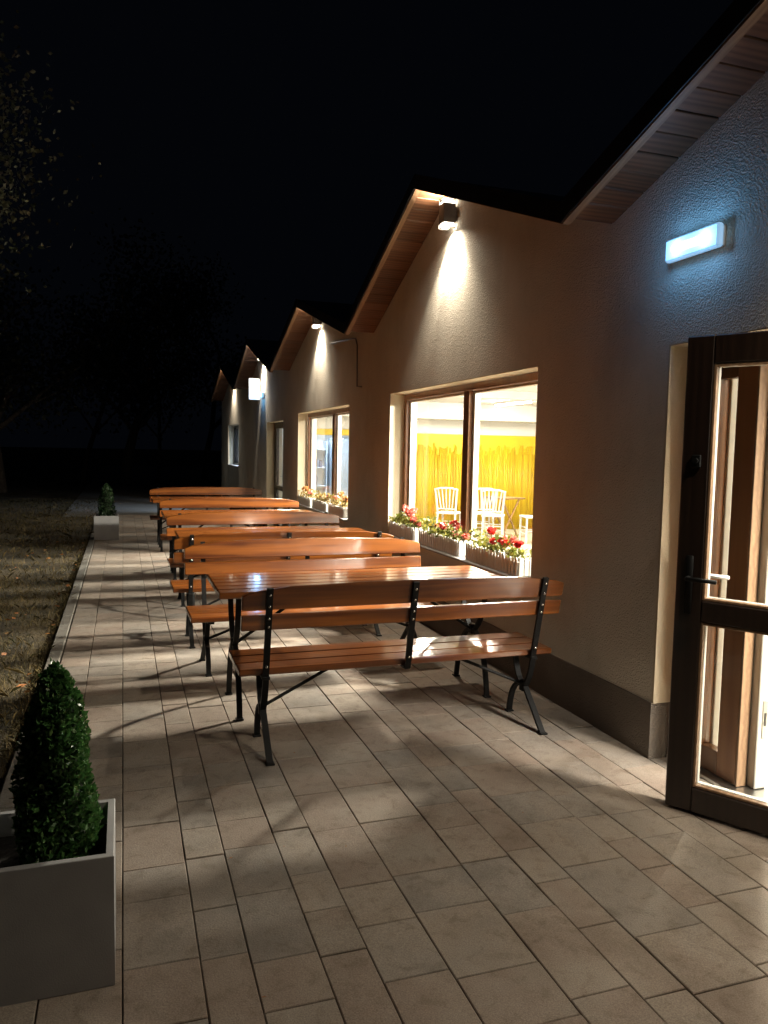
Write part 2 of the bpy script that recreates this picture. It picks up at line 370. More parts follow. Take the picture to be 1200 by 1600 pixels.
def paver_geo(w, l, mb, ox=0, oy=0, oz=0):
    j = .0017; c = .0028; x0, x1, y0, y1 = ox - w / 2 + j, ox + w / 2 - j, oy - l / 2 + j, oy + l / 2 - j
    vs = []
    for z, d in ((-.05, 0), (-c, 0), (0, c)):
        vs += [(x0 + d, y0 + d, z + oz), (x1 - d, y0 + d, z + oz), (x1 - d, y1 - d, z + oz), (x0 + d, y1 - d, z + oz)]
    fs = [(8, 9, 10, 11)]
    for k in range(4):
        n = (k + 1) % 4; fs += [(k, n, 4 + n, 4 + k), (4 + k, 4 + n, 8 + n, 8 + k)]
    mb.add(vs, fs)
cache = {}; rest = MB()
for k, (x0, x1, y0, y1) in enumerate(stones):
    w, l = x1 - x0, y1 - y0
    if l < .03: continue
    if k < 300:
        key = (round(w, 3), round(l, 2))
        if key not in cache:
            mb = MB(); paver_geo(w, l, mb); cache[key] = mb.mesh('paver', 'paver')
        o = link('paver', cache[key], bed, ((x0 + x1) / 2, (y0 + y1) / 2, random.uniform(-.0018, .0018)))
        o.rotation_euler = (random.uniform(-.006, .006), random.uniform(-.006, .006), random.uniform(-.004, .004))
    else:
        paver_geo(w, l, rest, (x0 + x1) / 2, (y0 + y1) / 2, random.uniform(-.0012, .0012))
o = rest.build('paving', 'paver', bed); tag(o, kind='stuff')
kerb = empty('kerb', (-3.115, 0, 0)); tag(kerb, kind='structure')
km = MB().cbox((-.046, -.496, -.2), (.046, .496, .006), .008).mesh('kerb_stone', 'kerb')
for k in range(19): link('kerb_stone', km, kerb, (0, k + .1, random.uniform(-.003, .003)))
path = MB().box((-3.9, 18.4, -.09), (3.0, 60, -.012)).build('path', 'kerb'); tag(path, kind='structure')

# ------------------------------------------------------------------ building
BLD = empty('gabled_building', (0, 10, 0))
tag(BLD, 'long plastered single-storey building with a row of gables, lit windows and timber eaves', 'building')
BLD.location = (0, 0, 0)
Y0, Y1 = -1.6, 21.75
roofpts = [(-1.6, 2.58), (-.75, 2.86), (1.56, 3.62), (3.82, 2.88), (6.12, 3.755), (8.2, 2.86), (10.69, 3.55), (12.75, 2.85), (15.26, 3.59), (17.14, 2.84), (19.45, 3.50), (21.75, 2.82)]
roofpts[0] = (-1.6, 3.14)
def top(y):
    for (a, za), (b_, zb) in zip(roofpts[:-1], roofpts[1:]):
        if a <= y <= b_: return za + (zb - za) * (y - a) / (b_ - a)
OPEN = {'d1': (2.02, 3.30, 0.0, 2.15), 'w1': (4.60, 7.61, .70, 2.17), 'w2': (9.13, 12.04, .70, 2.135), 'd2': (13.25, 14.85, 0.0, 2.06), 'w3': (18.68, 20.60, 1.10, 2.13)}
TH = .30
ys = sorted(set([p[0] for p in roofpts] + [v for o_ in OPEN.values() for v in o_[:2]]))
wl = MB()
for a, c in zip(ys[:-1], ys[1:]):
    op = [o_ for o_ in OPEN.values() if o_[0] <= a + 1e-6 and o_[1] >= c - 1e-6]
    spans = []
    ta, tc_ = top(a) + .035, top(c) + .035
    if op:
        o_ = op[0]
        if o_[2] > 0: spans.append((-.2, -.2, o_[2], o_[2]))
        spans.append((o_[3], o_[3], ta, tc_))
    else: spans.append((-.2, -.2, ta, tc_))
    for z0a, z0c, z1a, z1c in spans:
        wl.add([(0, a, z0a), (0, c, z0c), (0, c, z1c), (0, a, z1a)], [(3, 2, 1, 0)])
        wl.add([(TH, a, z0a), (TH, c, z0c), (TH, c, z1c), (TH, a, z1a)], [(0, 1, 2, 3)])
for (a, c, z0, z1) in OPEN.values():
    for yy in (a, c): wl.add([(0, yy, z0), (TH, yy, z0), (TH, yy, z1), (0, yy, z1)], [(0, 1, 2, 3)])
    wl.add([(0, a, z1), (TH, a, z1), (TH, c, z1), (0, c, z1)], [(0, 1, 2, 3)])
    if z0 > 0: wl.add([(0, a, z0), (TH, a, z0), (TH, c, z0), (0, c, z0)], [(0, 1, 2, 3)])
wl.build('wall', 'plaster', BLD)
MB().box((0, Y1, -.2), (7.3, Y1 + .3, 2.9)).build('end_wall', 'plaster', BLD)
pl = MB(); segs = [(Y0, 2.02), (3.30, 13.25), (14.85, Y1)]
for a, c in segs: pl.box((-.008, a, -.1), (-.0005, c, .30))
pl.box((-.008, 3.292, -.1), (.14, 3.2995, .30))
pl.build('plinth', 'plinth', BLD)

# roofs: one part per gable, each soffit board a sub-part
bw = .135
def make_roof(a, ridge, c):
    (ya, za), (yr, zr), (yc, zc) = a, ridge, c
    mb = MB(); t0, t1 = .028, .075; XO, XI = -.335, 7.4
    prof = [(ya, za + t0), (yr, zr + t0), (yc, zc + t0), (yc, zc + t1), (yr, zr + t1), (ya, za + t1)]
    for lo, hi in ((XO, XI),):
        n = 6; vs = [(lo, *p) for p in prof] + [(hi, *p) for p in prof]
        fs = [(0, 1, 4, 5), (1, 2, 3, 4), (6, 11, 10, 7), (7, 10, 9, 8)] + [(i, (i + 1) % n, n + (i + 1) % n, n + i) for i in range(n)]
        mb.add(vs, fs)
    roof = mb.build('roof', 'metal', BLD)
    for (p, q, far) in (((yr, zr), (yc, zc), True), ((yr, zr), (ya, za), False)):
        dy, dz = q[0] - p[0], q[1] - p[1]; ln = math.hypot(dy, dz); uy, uz = dy / ln, dz / ln; ang = math.atan2(dz, dy)
        nb = int(ln / bw)
        for i in range(nb):
            s = (i + .5) * ln / nb
            o = link('soffit_board', SOFF, roof, (-.139, p[0] + uy * s, p[1] + uz * s + .012 + random.uniform(-.0015, .0015)))
            o.rotation_euler = (ang if dy > 0 else ang + math.pi, 0, 0)
            o.scale = (1, (ln / nb - .004) / .128, 1)
        # verge timber under the edge and metal drip strip above it
        nz = math.cos(ang) if dy > 0 else -math.cos(ang)
        def off(pt, d): return (pt[0], pt[1] + d)
        vt = MB()
        P0, P1 = p, q
        k = .006 if far else -.006
        ends = [(P0[0] + k, P0[1]), (P1[0], P1[1])]
        vt.prism([off(ends[0], -.035), off(ends[1], -.035), off(ends[1], .024), off(ends[0], .024)], 0, -.328, -.2825)
        vt.build('verge_timber', 'rim', roof)
        dr = MB(); dr.prism([off(ends[0], -.030), off(ends[1], -.030), off(ends[1], .085), off(ends[0], .085)], 0, -.342, -.3365)
        dr.build('drip_edge', 'metal', roof)
    return roof
SOFF = MB().cbox((-.138, -.064, -.010), (.138, .064, .010), .004).mesh('soffit_board', 'soffit')
for i in range(1, len(roofpts) - 1, 2): make_roof(roofpts[i], roofpts[i + 1], roofpts[min(i + 2, len(roofpts) - 1)])

# windows and doors (set back in the wall)
def lining(a, c, z0, z1, parent, sill=True):
    mb = MB(); t = .006; d = .15
    mb.box((.001, c - t, z0), (d, c - .0005, z1 - t)); mb.box((.001, a + .0005, z0), (d, a + t, z1 - t)); mb.box((.001, a + .0005, z1 - t), (d, c - .0005, z1 - .0005))
    mb.build('reveal', 'reveal', parent)
    if sill:
        MB().cbox((-.035, a + .008, z0 + .0008), (.150, c - .008, z0 + .018), .004).build('sill', 'planter', parent)
def window(key, mull, mat='frame', inner='upvc'):
    a, c, z0, z1 = OPEN[key]
    w = empty('window', (0, 0, 0)); w.parent = BLD
    lining(a, c, z0, z1, w)
    a += .007; c -= .007; z1 -= .007; z0 += .002
    fw = .062
    mb = MB()
    X0, X1 = .152, .192
    mb.cbox((X0, a, z1 - fw), (X1, c, z1), .004); mb.cbox((X0, a, z0), (X1, c, z0 + fw), .004)
    mb.cbox((X0, a, z0 + fw), (X1, a + fw, z1 - fw), .004); mb.cbox((X0, c - fw, z0 + fw), (X1, c, z1 - fw), .004)
    mb.build('frame', mat, w)
    edges = [a + fw] + [m_ for m_ in mull] + [c - fw]
    mm = []
    for m_ in mull:
        MB().cbox((X0, m_ - .055, z0 + fw), (X1, m_ + .055, z1 - fw), .004).build('mullion', mat, w); mm.append(m_)
    bounds = [(e0 + (.055 if i else 0), e1 - (.055 if i < len(mull) else 0)) for i, (e0, e1) in enumerate(zip(edges[:-1], edges[1:]))]
    for (p, q) in bounds:
        s = MB(); u = .03; X2, X3 = .194, .245
        s.cbox((X2, p - .02, z0 + .03), (X3, p + u, z1 - .03), .003); s.cbox((X2, q - u, z0 + .03), (X3, q + .02, z1 - .03), .003)
        s.cbox((X2, p + u, z1 - fw - .02), (X3, q - u, z1 - .03), .003); s.cbox((X2, p + u, z0 + .03), (X3, q - u, z0 + fw + .02), .003)
        s.build('sash', inner, w)
        MB().box((.214, p + u - .004, z0 + fw + .016), (.222, q - u + .004, z1 - fw - .016)).build('pane', 'glass', w)
    return w
window('w1', [6.065]); window('w2', [10.455]); window('w3', [19.64], 'darkframe', 'darkframe')

# --- entrance: fixed side light, threshold and the open door leaf
ent = empty('entrance_frame'); ent.parent = BLD
a, c, z0, z1 = OPEN['d1']
lining(a, c, z0 + .002, z1, ent, False)
MB().box((-.0005, 3.284, .30), (.15, 3.2925, 2.143)).build('jamb_plaster', 'reveal', ent)
fr = MB()
fr.cbox((.152, 3.10, 0.0), (.215, 3.29, 2.14), .004)
fr.cbox((.152, 2.03, 2.06), (.215, 3.10, 2.14), .004)
fr.cbox((.152, 2.03, 0.0), (.215, 2.10, 2.06), .004)
fr.build('door_frame', 'frame', ent)
MB().cbox((.152, 2.86, .02), (.212, 2.985, 2.06), .004).build('side_stile', 'post', ent)
MB().cbox((.150, 2.846, .02), (.208, 2.8585, 2.06), .002).build('stile_edge_strip', 'rim', ent)
wi = MB(); wi.cbox((.2135, 2.80, .02), (.285, 2.985, 2.06), .004); wi.cbox((.2135, 3.085, .02), (.27, 3.14, 2.06), .003)
wi.build('white_inner_frame', 'upvc', ent)
rl = MB(); rl.cbox((.152, 2.985, .02), (.212, 3.10, .14), .003); rl.cbox((.152, 2.985, 1.97), (.212, 3.10, 2.06), .003); rl.build('side_rail', 'frame', ent)
MB().box((.18, 2.985, .14), (.188, 3.10, 1.97)).build('side_pane', 'glass', ent)
for zz, hh in ((.36, .09), (.98, .12), (1.16, .05), (1.52, .11), (1.72, .10), (1.88, .05)):
    MB().cbox((.236, 2.795, zz - hh), (.262, 2.7995, zz + hh), .001).build('strike_plate', 'steel', ent)
    MB().box((.243, 2.7935, zz - hh * .35), (.255, 2.7948, zz + hh * .35)).build('strike_slot', 'rubber', ent)
MB().cbox((.10, 2.03, -.02), (.30, 3.29, .018), .004).build('threshold', 'steel', ent)

DW, DH, DT = .88, 2.11, .068
hx, hy = .19, 2.073
ang = math.atan2(2.83 - hy, -.26 - hx)
door = empty('door', (hx, hy, 0), ang); door.parent = BLD; tag(door, 'dark brown glazed door leaf standing ajar')
# local: x from hinge (0) to free edge (DW); +y side faces ... thickness centred
st = .115
dl = MB()
dl.cbox((DW - st, -DT / 2, .012), (DW, DT / 2, DH), .005); dl.cbox((0, -DT / 2, .012), (st, DT / 2, DH), .005)
dl.cbox((st, -DT / 2, .012), (DW - st, DT / 2, .125), .005); dl.cbox((st, -DT / 2, 1.99), (DW - st, DT / 2, DH), .005); dl.cbox((st, -DT / 2, .872), (DW - st, DT / 2, .965), .005)
dl.build('leaf_frame', 'darkframe', door)
def bead(z0, z1):
    s = MB(); x0, x1 = st + .001, DW - st - .001
    for (ya, yb, mt) in ((.004, .030, 'rim'), (-.030, -.004, 'upvc')):
        s = MB()
        s.cbox((x0, ya, z0), (x0 + .012, yb, z1), .002); s.cbox((x1 - .012, ya, z0), (x1, yb, z1), .002)
        s.cbox((x0 + .012, ya, z0), (x1 - .012, yb, z0 + .012), .002); s.cbox((x0 + .012, ya, z1 - .012), (x1 - .012, yb, z1), .002)
        s.build('glazing_bead', mt, door)
    MB().box((x0, -.0035, z0 + .001), (x1, .0035, z1 - .001)).build('pane', 'glass', door)
bead(.127, .870); bead(.967, 1.988)
for sgn, mt in ((1, 'iron'), (-1, 'white')):
    y = sgn * (DT / 2)
    h = MB(); ya, yb = sorted((y, y + sgn * .009)); h.cbox((DW - .075, ya, .90), (DW - .043, yb, 1.16), .003)
    h.tube([(DW - .059, y + sgn * .006, 1.062), (DW - .059, y + sgn * .045, 1.062), (DW - .066, y + sgn * .052, 1.062), (DW - .19, y + sgn * .052, 1.062)], .0095, 8)
    h.build('handle', mt, door, True)
lk = MB(); lk.cbox((DW - .085, DT / 2, 1.545), (DW - .045, DT / 2 + .012, 1.60), .004); lk.tube([(DW - .065, DT / 2 + .01, 1.575), (DW - .065, DT / 2 + .026, 1.575)], .012, 10)
lk.build('lock_cylinder', 'iron', door)

# --- second door (far)
d2 = empty('side_entrance'); d2.parent = BLD
a, c, z0, z1 = OPEN['d2']; lining(a, c, z0 + .002, z1, d2, False)
f2 = MB(); X0, X1 = .152, .21
f2.cbox((X0, c - .17, 0), (X1, c - .007, z1 - .007), .004); f2.cbox((X0, a + .007, 0), (X1, a + .14, z1 - .007), .004)
f2.cbox((X0, a + .14, z1 - .12), (X1, c - .17, z1 - .007), .004); f2.cbox((X0, a + .14, 0), (X1, c - .17, .14), .004); f2.cbox((X0, a + .14, .78), (X1, c - .17, .87), .004)
f2.build('leaf_frame', 'darkframe', d2)
MB().box((.178, a + .14, .14), (.186, c - .17, .78)).build('pane', 'glass', d2)
MB().box((.178, a + .14, .87), (.186, c - .17, z1 - .12)).build('pane', 'glass', d2)
MB().tube([(.15, 14.55, 1.04), (.10, 14.55, 1.04), (.10, 14.43, 1.04)], .01, 8).build('handle', 'iron', d2)

# ------------------------------------------------------------------ interior shell
CZ = 2.50
it = MB(); it.box((.02, .45, -.2), (7.1, 17.0, -.004)); it.build('interior_floor', 'tile', BLD)
it = MB(); it.box((TH + .002, .45, CZ), (7.1, 17.0, CZ + .1)); it.build('interior_ceiling', 'hall', BLD)
iw = MB()
iw.box((7.0, .45, -.003), (7.1, 17.0, CZ - .001)); iw.box((TH + .002, .35, -.003), (7.1, .4495, CZ - .001))
iw.box((2.75, 14.3, -.003), (6.999, 14.4, CZ - .001)); iw.box((TH + .002, 14.3, 1.97), (2.749, 14.4, CZ - .001))
iw.box((TH + .002, 14.3, -.003), (.62, 14.4, 1.969))
iw.box((TH + .002, 17.0, -.003), (7.1, 17.1, 2.7))
iw.build('interior_wall', 'hall', BLD)
MB().box((TH + .003, 13.75, 2.19), (6.999, 14.298, CZ - .002)).build('ceiling_bulkhead', 'hall', BLD)
for yb in (3.55, 8.4, 10.6): MB().box((TH + .003, yb - .12, 2.38), (6.999, yb + .12, CZ - .002)).build('ceiling_beam', 'hall', BLD)
MB().box((.62, 14.27, 1.84), (2.80, 14.298, 1.955)).build('yellow_header', 'bamboo_top', BLD)
# third room
r3 = MB(); r3.box((.32, 17.3, -.2), (3.0, 21.6, -.004)); r3.box((.302, 17.3, 2.45), (3.0, 21.6, 2.55)); r3.box((3.0, 17.3, -.2), (3.1, 21.6, 2.55))
r3.box((.302, 17.2, -.2), (3.1, 17.2995, 2.55)); r3.box((.302, 21.6005, -.2), (3.1, 21.7, 2.55)); r3.build('interior_room', 'hall', BLD)

# bamboo screen along the back of the hall
bs = empty('bamboo_screen', (2.82, 14.24, 0)); tag(bs, 'golden bamboo cane screen along the back wall of the lit dining hall', 'screen')
MB().box((0, .012, .0), (4.17, .03, 1.915)).build('backing', 'bamboo_top', bs)
cn = MB(); x = .012
while x < 4.15:
    w_ = random.uniform(.016, .030); h = random.uniform(1.5, 1.74); y = random.uniform(-.016, -.004)
    cn.tube([(x, y, .0), (x + random.uniform(-.004, .004), y, h)], w_ / 2, 6); x += w_ + random.uniform(.001, .012)
o = cn.build('cane', 'bamboo', bs, True); tag(o, kind='stuff')

# ------------------------------------------------------------------ interior lamps
def ceiling_lamp(x, y, label, throw, z=CZ, col=WARM, strength=6, tilt=48, group='ceiling lamps inside the hall', spread=130, ly=.34, lx=.10):
    t = empty('ceiling_lamp', (x, y, z)); tag(t, label, 'lamp', group)
    MB().cbox((-.06, -.62, -.045), (.06, .62, -.001), .006).build('housing', 'white', t)
    MB().cbox((-.045, -.60, -.062), (.045, .60, -.046), .006).build('diffuser', emit('lamp_diffuser', col, strength), t)
    if throw:
        ld = bpy.data.lights.new('added_throw_light', 'AREA'); ld.shape = 'RECTANGLE'; ld.size = lx; ld.size_y = ly  # added area light aimed outdoors, no such reflector in the fixture
        ld.energy = throw; ld.color = col; ld.spread = R(spread)
        lo = bpy.data.objects.new('added_throw_light', ld); COL.objects.link(lo); lo.parent = t; lo.location = (-.075 - lx * .4, 0, -.09 - lx * .45)
        lo.rotation_euler = (0, R(tilt), 0)
    return t
lp = [(2.0, 4.5, 'lit ceiling lamp between the door and the large flower window', 150), (2.0, 6.55, 'lit ceiling lamp behind the middle of the large flower window', 150),
      (2.0, 9.3, 'lit ceiling lamp between the two flower windows', 150), (2.0, 11.9, 'lit ceiling lamp behind the smaller far flower window', 120)]
for x, y, lb, e in lp: ceiling_lamp(x, y, lb, e * THROW, strength=5 * HALL_FILL)
ceiling_lamp(1.3, 2.6, 'lit ceiling lamp inside the entrance, in line with the door leaf', 2.5 * THROW, strength=.6 * HALL_FILL, ly=1.2, lx=.5, tilt=40)
ceiling_lamp(1.0, 1.2, 'lit ceiling lamp inside the entrance beyond the hinge side of the door', 125 * THROW, strength=.8 * HALL_FILL, ly=1.2, lx=.5, tilt=45)
for x, y, lb in ((5.2, 5.4, 'lit ceiling lamp deep inside the hall on the near side'), (5.2, 9.6, 'lit ceiling lamp deep inside the hall beyond the beam'), (4.0, 12.5, 'added unseen ceiling lamp just before the bamboo screen, brightening it')):  # last lamp is added to brighten the bamboo
    ceiling_lamp(x, y, lb, 0, strength=9 * HALL_FILL)
ceiling_lamp(1.35, 15.7, 'cool white tube lamp in the back room beyond the yellow header', 0, z=2.28, col=(.66, .82, 1.0), strength=190, group=None)
ceiling_lamp(1.2, 18.6, 'cool white tube lamp in the far end room', 140, z=2.44, col=(.55, .72, 1.0), strength=25, tilt=40, group=None)

# ------------------------------------------------------------------ wall lamps
def wall_lamp(y, z, label, wide=60):
    t = empty('wall_lamp', (0, y, z)); tag(t, label, 'lamp', 'up-and-down lamps under the gables')
    MB().cbox((-.125, -.052, -.078), (-.018, .052, .078), .003).build('housing', 'lampbody', t)
    MB().cbox((-.019, -.03, -.06), (-.001, .03, .06), .002).build('back_plate', 'lampbody', t)
    em = emit('lamp_lens', (1.0, .88, .70), 14)
    for s in (1, -1):
        z0, z1 = sorted((s * .0785, s * .098)); MB().cbox((-.115, -.044, z0), (-.028, .044, z1), .003).build('lens', em, t)
        z0, z1 = sorted((s * .112, s * .118)); mb = MB(); mb.cbox((-.125, -.052, z0), (-.018, .052, z1), .001)
        z2, z3 = sorted((s * .0785, s * .112))
        for px, py in ((-.122, -.05), (-.122, .05)): mb.box((px - .002, py - .002, z2), (px + .002, py + .002, z3))
        mb.build('cap_frame', 'steel', t)
    def spot(dy, dx, up, cone, blend, e):
        ld = bpy.data.lights.new('lamp_beam', 'SPOT'); ld.energy = e; ld.color = (1.0, .87, .68); ld.spot_size = R(cone); ld.spot_blend = blend; ld.shadow_soft_size = .006
        lo = bpy.data.objects.new('lamp_beam', ld); COL.objects.link(lo); lo.parent = t
        lo.location = (-.075, 0, .123) if up else (-.055, 0, -.125)
        d = Vector((dx, dy, 1 if up else -1)).normalized(); lo.rotation_euler = (-d).to_track_quat('Z', 'Y').to_euler()
    spot(-.05, .30, False, 100, 1.0, 135); spot(.05, .10, False, 150, 1.0, 40)
    spot(.75, .26, False, 34, .9, 120)
    spot(-1.2, .5, False, 60, 1.0, 10)
    spot(.1, -1.6, False, 160, 1.0, wide)  # added outward fill, brightens terrace, benches and the left tree
    spot(.35, -.25, True, 140, .9, 150); spot(.0, .25, True, 70, .6, 10)
    return t
for y, z, lb in ((1.52, 3.45, 'unseen added wall lamp under the gable nearest the camera, lighting the foreground'), (6.05, 3.535, 'grey box wall lamp under the nearest fully visible gable peak, above the large flower window'), (10.6, 3.36, 'wall lamp under the second lit gable peak, above the smaller flower window'),  # nearest lamp is added out of view to light foreground and bench backs
                 (15.2, 3.38, 'wall lamp under the third lit gable peak, above the white box sign'), (19.4, 3.28, 'wall lamp under the farthest lit gable peak')):
    wall_lamp(y, z, lb, 135 if y < 3 else 75)

# ------------------------------------------------------------------ emergency lights
def em_light(y, z, label, e):
    t = empty('emergency_light', (0, y, z)); tag(t, label, 'light', 'white emergency lights on the wall')
    MB().cbox((-.020, -.172, -.048), (-.0005, .172, .048), .006).build('base', 'white', t)
    lens = MB().prism([(-.182, -.054), (.182, -.054), (.182, .054), (-.182, .054)], 0, -.058, -.0205, .009)
    lens.build('lens', emit('emergency_lens', (.27, .62, 1.0), e), t)
    tb = MB().tube([(-.050, -.12, 0), (-.050, .12, 0)], .022, 10)
    tb.build('tube', emit('emergency_tube', (.72, .90, 1.0), e * 4.5), t, True)
    for yy in (-.1, .1):
        ld = bpy.data.lights.new('added_halo_light', 'POINT'); ld.energy = 2.3 * e; ld.color = (.17, .50, 1.0); ld.shadow_soft_size = .04  # added points floating before the lens, make the halo on the wall
        lo = bpy.data.objects.new('added_halo_light', ld); COL.objects.link(lo); lo.parent = t; lo.location = (-.105, yy, 0)
    return t
em_light(3.11, 2.60, 'glowing bluish white emergency light on the wall above the open door', .62)
em_light(15.25, 2.60, 'small glowing bluish emergency light far along the wall by the white box sign', .8)

# ------------------------------------------------------------------ sign box and conduit
sg = empty('sign_box', (0, 15.62, 2.735)); tag(sg, 'blank white box sign projecting from the wall above the far door', 'sign')
MB().cbox((-.235, -.04, -.21), (-.02, .04, .21), .006).build('panel', 'cool', sg)
bk = MB(); bk.box((-.0195, -.03, .10), (-.0005, .03, .15)); bk.box((-.0195, -.03, -.15), (-.0005, .03, -.10)); bk.build('bracket', 'steel', sg)
cd = MB().tube([(-.012, 10.0, 2.965), (-.012, 9.0, 2.90), (-.012, 8.86, 2.88), (-.012, 8.80, 2.80), (-.012, 8.78, 2.32), (-.012, 8.60, 2.305)], .008, 6)
o = cd.build('cable_conduit', 'lampbody', None, True); tag(o, 'thin bent cable conduit on the wall between the two flower windows', 'conduit')

# ------------------------------------------------------------------ benches and tables
def iron_bar(mb, pts, w=.032, h=.017): mb.tube(pts, 0, square=(w, h))
def make_bench():
    t = empty('park_bench')
    L2 = .915
    for i in range(3):
        y0 = -.080 + i * .142
        MB().cbox((-L2, y0, .415), (L2, y0 + .134, .450), .006).build('seat_slat', 'bench', t)
    tilt = .06 / .25
    def board(poly, name):
        mb = MB(); mb.prism(poly, 1, -.016, .016, .005)
        # lean back
        mb.v = [(x, y - .125 - (z - .655) * tilt, z) for x, y, z in mb.v]
        return mb.build(name, 'bench', t)
    board([(-L2, .668), (L2, .668), (L2, .752), (-L2, .752)], 'back_board')
    arc = [(-L2, .778), (L2, .778), (L2, .855), (L2 - .05, .872), (L2 - .24, .898), (.3, .908), (0, .910), (-.3, .908), (-L2 + .24, .898), (-L2 + .05, .872), (-L2, .855)]
    board(arc, 'back_board')
    yb = lambda z: -.125 - (z - .655) * tilt - .0275
    for s in (-1, 1):
        x = s * .78; mb = MB()
        iron_bar(mb, bez((x, -.01, .205), (x, -.09, .30), (x, -.098, .43)) + [Vector((x, yb(.62), .62)), Vector((x, yb(.895), .895))])
        iron_bar(mb, bez((x, .005, .205), (x, .10, .26), (x, .115, .402)))
        iron_bar(mb, bez((x, -.005, .225), (x, -.06, .17), (x, -.235, .002), 5))
        iron_bar(mb, bez((x, .0, .225), (x, .15, .22), (x, .170, .002), 7))
        mb.cbox((x - .02, -.115, .398), (x + .02, .325, .4145), .002)
        mb.cbox((x - .02, -.02, .18), (x + .02, .025, .245), .006)
        for fy in (-.235, .170): mb.cbox((x - .022, fy - .022, .0005), (x + .022, fy + .022, .010), .002)
        mb.tube([(x, .01, .22), (x - s * .46, .10, .412)], .0095, 8)
        mb.build('iron_leg', 'iron', t)
    mb = MB(); iron_bar(mb, [Vector((0, -.05, .402)), Vector((0, -.100, .405)), Vector((0, -.112, .45)), Vector((0, yb(.62), .62)), Vector((0, yb(.90), .90))])
    mb.cbox((-.02, -.1, .398), (.02, .325, .4145), .002)
    mb.build('back_strut', 'iron', t)
    bb = MB()
    for x in (-.78, 0, .78):
        for z in (.69, .735, .80, .86): bb.ball((x, yb(z) - .0095, z), .0085, 8, 5)
        bb.ball((x, -.120, .47), .009, 8, 5)
    tag(bb.build('bolt_head', 'bolt', t, True), kind='stuff')
    return t
def make_table():
    t = empty('slatted_table'); L2 = .93
    for i in range(6):
        y0 = -.345 + i * .1155
        MB().cbox((-L2, y0, .738), (L2, y0 + .108, .775), .006).build('top_slat', 'bench', t)
    for s in (-1, 1):
        x = s * .80; mb = MB()
        for q in (-1, 1):
            iron_bar(mb, bez((x, q * .006, .385), (x, q * .16, .46), (x, q * .19, .726), 7))
            iron_bar(mb, bez((x, q * .006, .40), (x, q * .19, .37), (x, q * .245, .002), 8))
            mb.cbox((x - .022, q * .245 - .022, .0005), (x + .022, q * .245 + .022, .010), .002)
        mb.cbox((x - .02, -.025, .365), (x + .02, .025, .43), .006)
        mb.cbox((x - .025, -.29, .722), (x + .025, .29, .7375), .002)
        mb.tube([(x, 0, .39), (x - s * .50, 0, .73)], .0105, 8)
        mb.build('iron_leg', 'iron', t)
    MB().cbox((-.03, -.30, .716), (.03, .30, .7375), .003).build('batten', 'bench', t)
    return t
BG, TG = 'varnished benches along the terrace', 'varnished tables along the terrace'
b0 = make_bench(); t0 = make_table()
bl = [(-1.145, 4.0, 0, 'nearest varnished wooden bench, its back and bolted iron struts towards the camera'),
      (-1.285, 5.56, math.pi, 'wooden bench facing the camera just beyond the nearest table'),
      (-1.33, 6.42, 0, 'wooden bench standing back to back behind the bench of the nearest table'),
      (-1.285, 8.00, math.pi, 'wooden bench facing the camera just beyond the second table'),
      (-1.26, 10.22, math.pi, 'wooden bench facing the camera just beyond the third table'),
      (-1.30, 12.95, math.pi, 'farthest wooden bench, beyond the last table')]
for i, (x, y, rz, lb) in enumerate(bl):
    o = b0 if i == 0 else copy_tree(b0); o.location = (x, y, 0); o.rotation_euler = (0, 0, rz + (random.uniform(-.018, .018) if i else 0)); tag(o, lb, 'bench', BG)
tl = [(-1.18, 4.695, 'nearest slatted wooden table, window light shining on its top'), (-1.22, 7.38, 'second slatted wooden table from the camera'),
      (-1.24, 9.66, 'third slatted wooden table from the camera'), (-1.28, 12.2, 'farthest slatted wooden table, mostly hidden behind the benches')]
for i, (x, y, lb) in enumerate(tl):
    o = t0 if i == 0 else copy_tree(t0); o.location = (x, y, 0); tag(o, lb, 'table', TG)

# ------------------------------------------------------------------ planters with clipped shrubs
def planter(x, y, label):
    t = empty('planter', (x, y, 0)); tag(t, label, 'planter', 'square grey planters')
    mb = MB(); w = .195; k = .022; h = .40
    o_ = [(-w, -w), (w, -w), (w, w), (-w, w)]; i_ = [(-w + k, -w + k), (w - k, -w + k), (w - k, w - k), (-w + k, w - k)]
    vs = [(*p, .002) for p in o_] + [(*p, h - .002) for p in o_] + [(p[0] * .99, p[1] * .99, h) for p in o_] + [(*p, h) for p in i_] + [(*p, h - .13) for p in i_]
    fs = [(3, 2, 1, 0)]
    for a_ in range(4):
        n = (a_ + 1) % 4
        for r_ in range(4): fs.append((r_ * 4 + a_, r_ * 4 + n, (r_ + 1) * 4 + n, (r_ + 1) * 4 + a_))
    mb.add(vs, fs); mb.build('box', 'planter', t)
    MB().box((-w + k + .0005, -w + k + .0005, h - .16), (w - k - .0005, w - k - .0005, h - .075)).build('soil', 'soil', t)
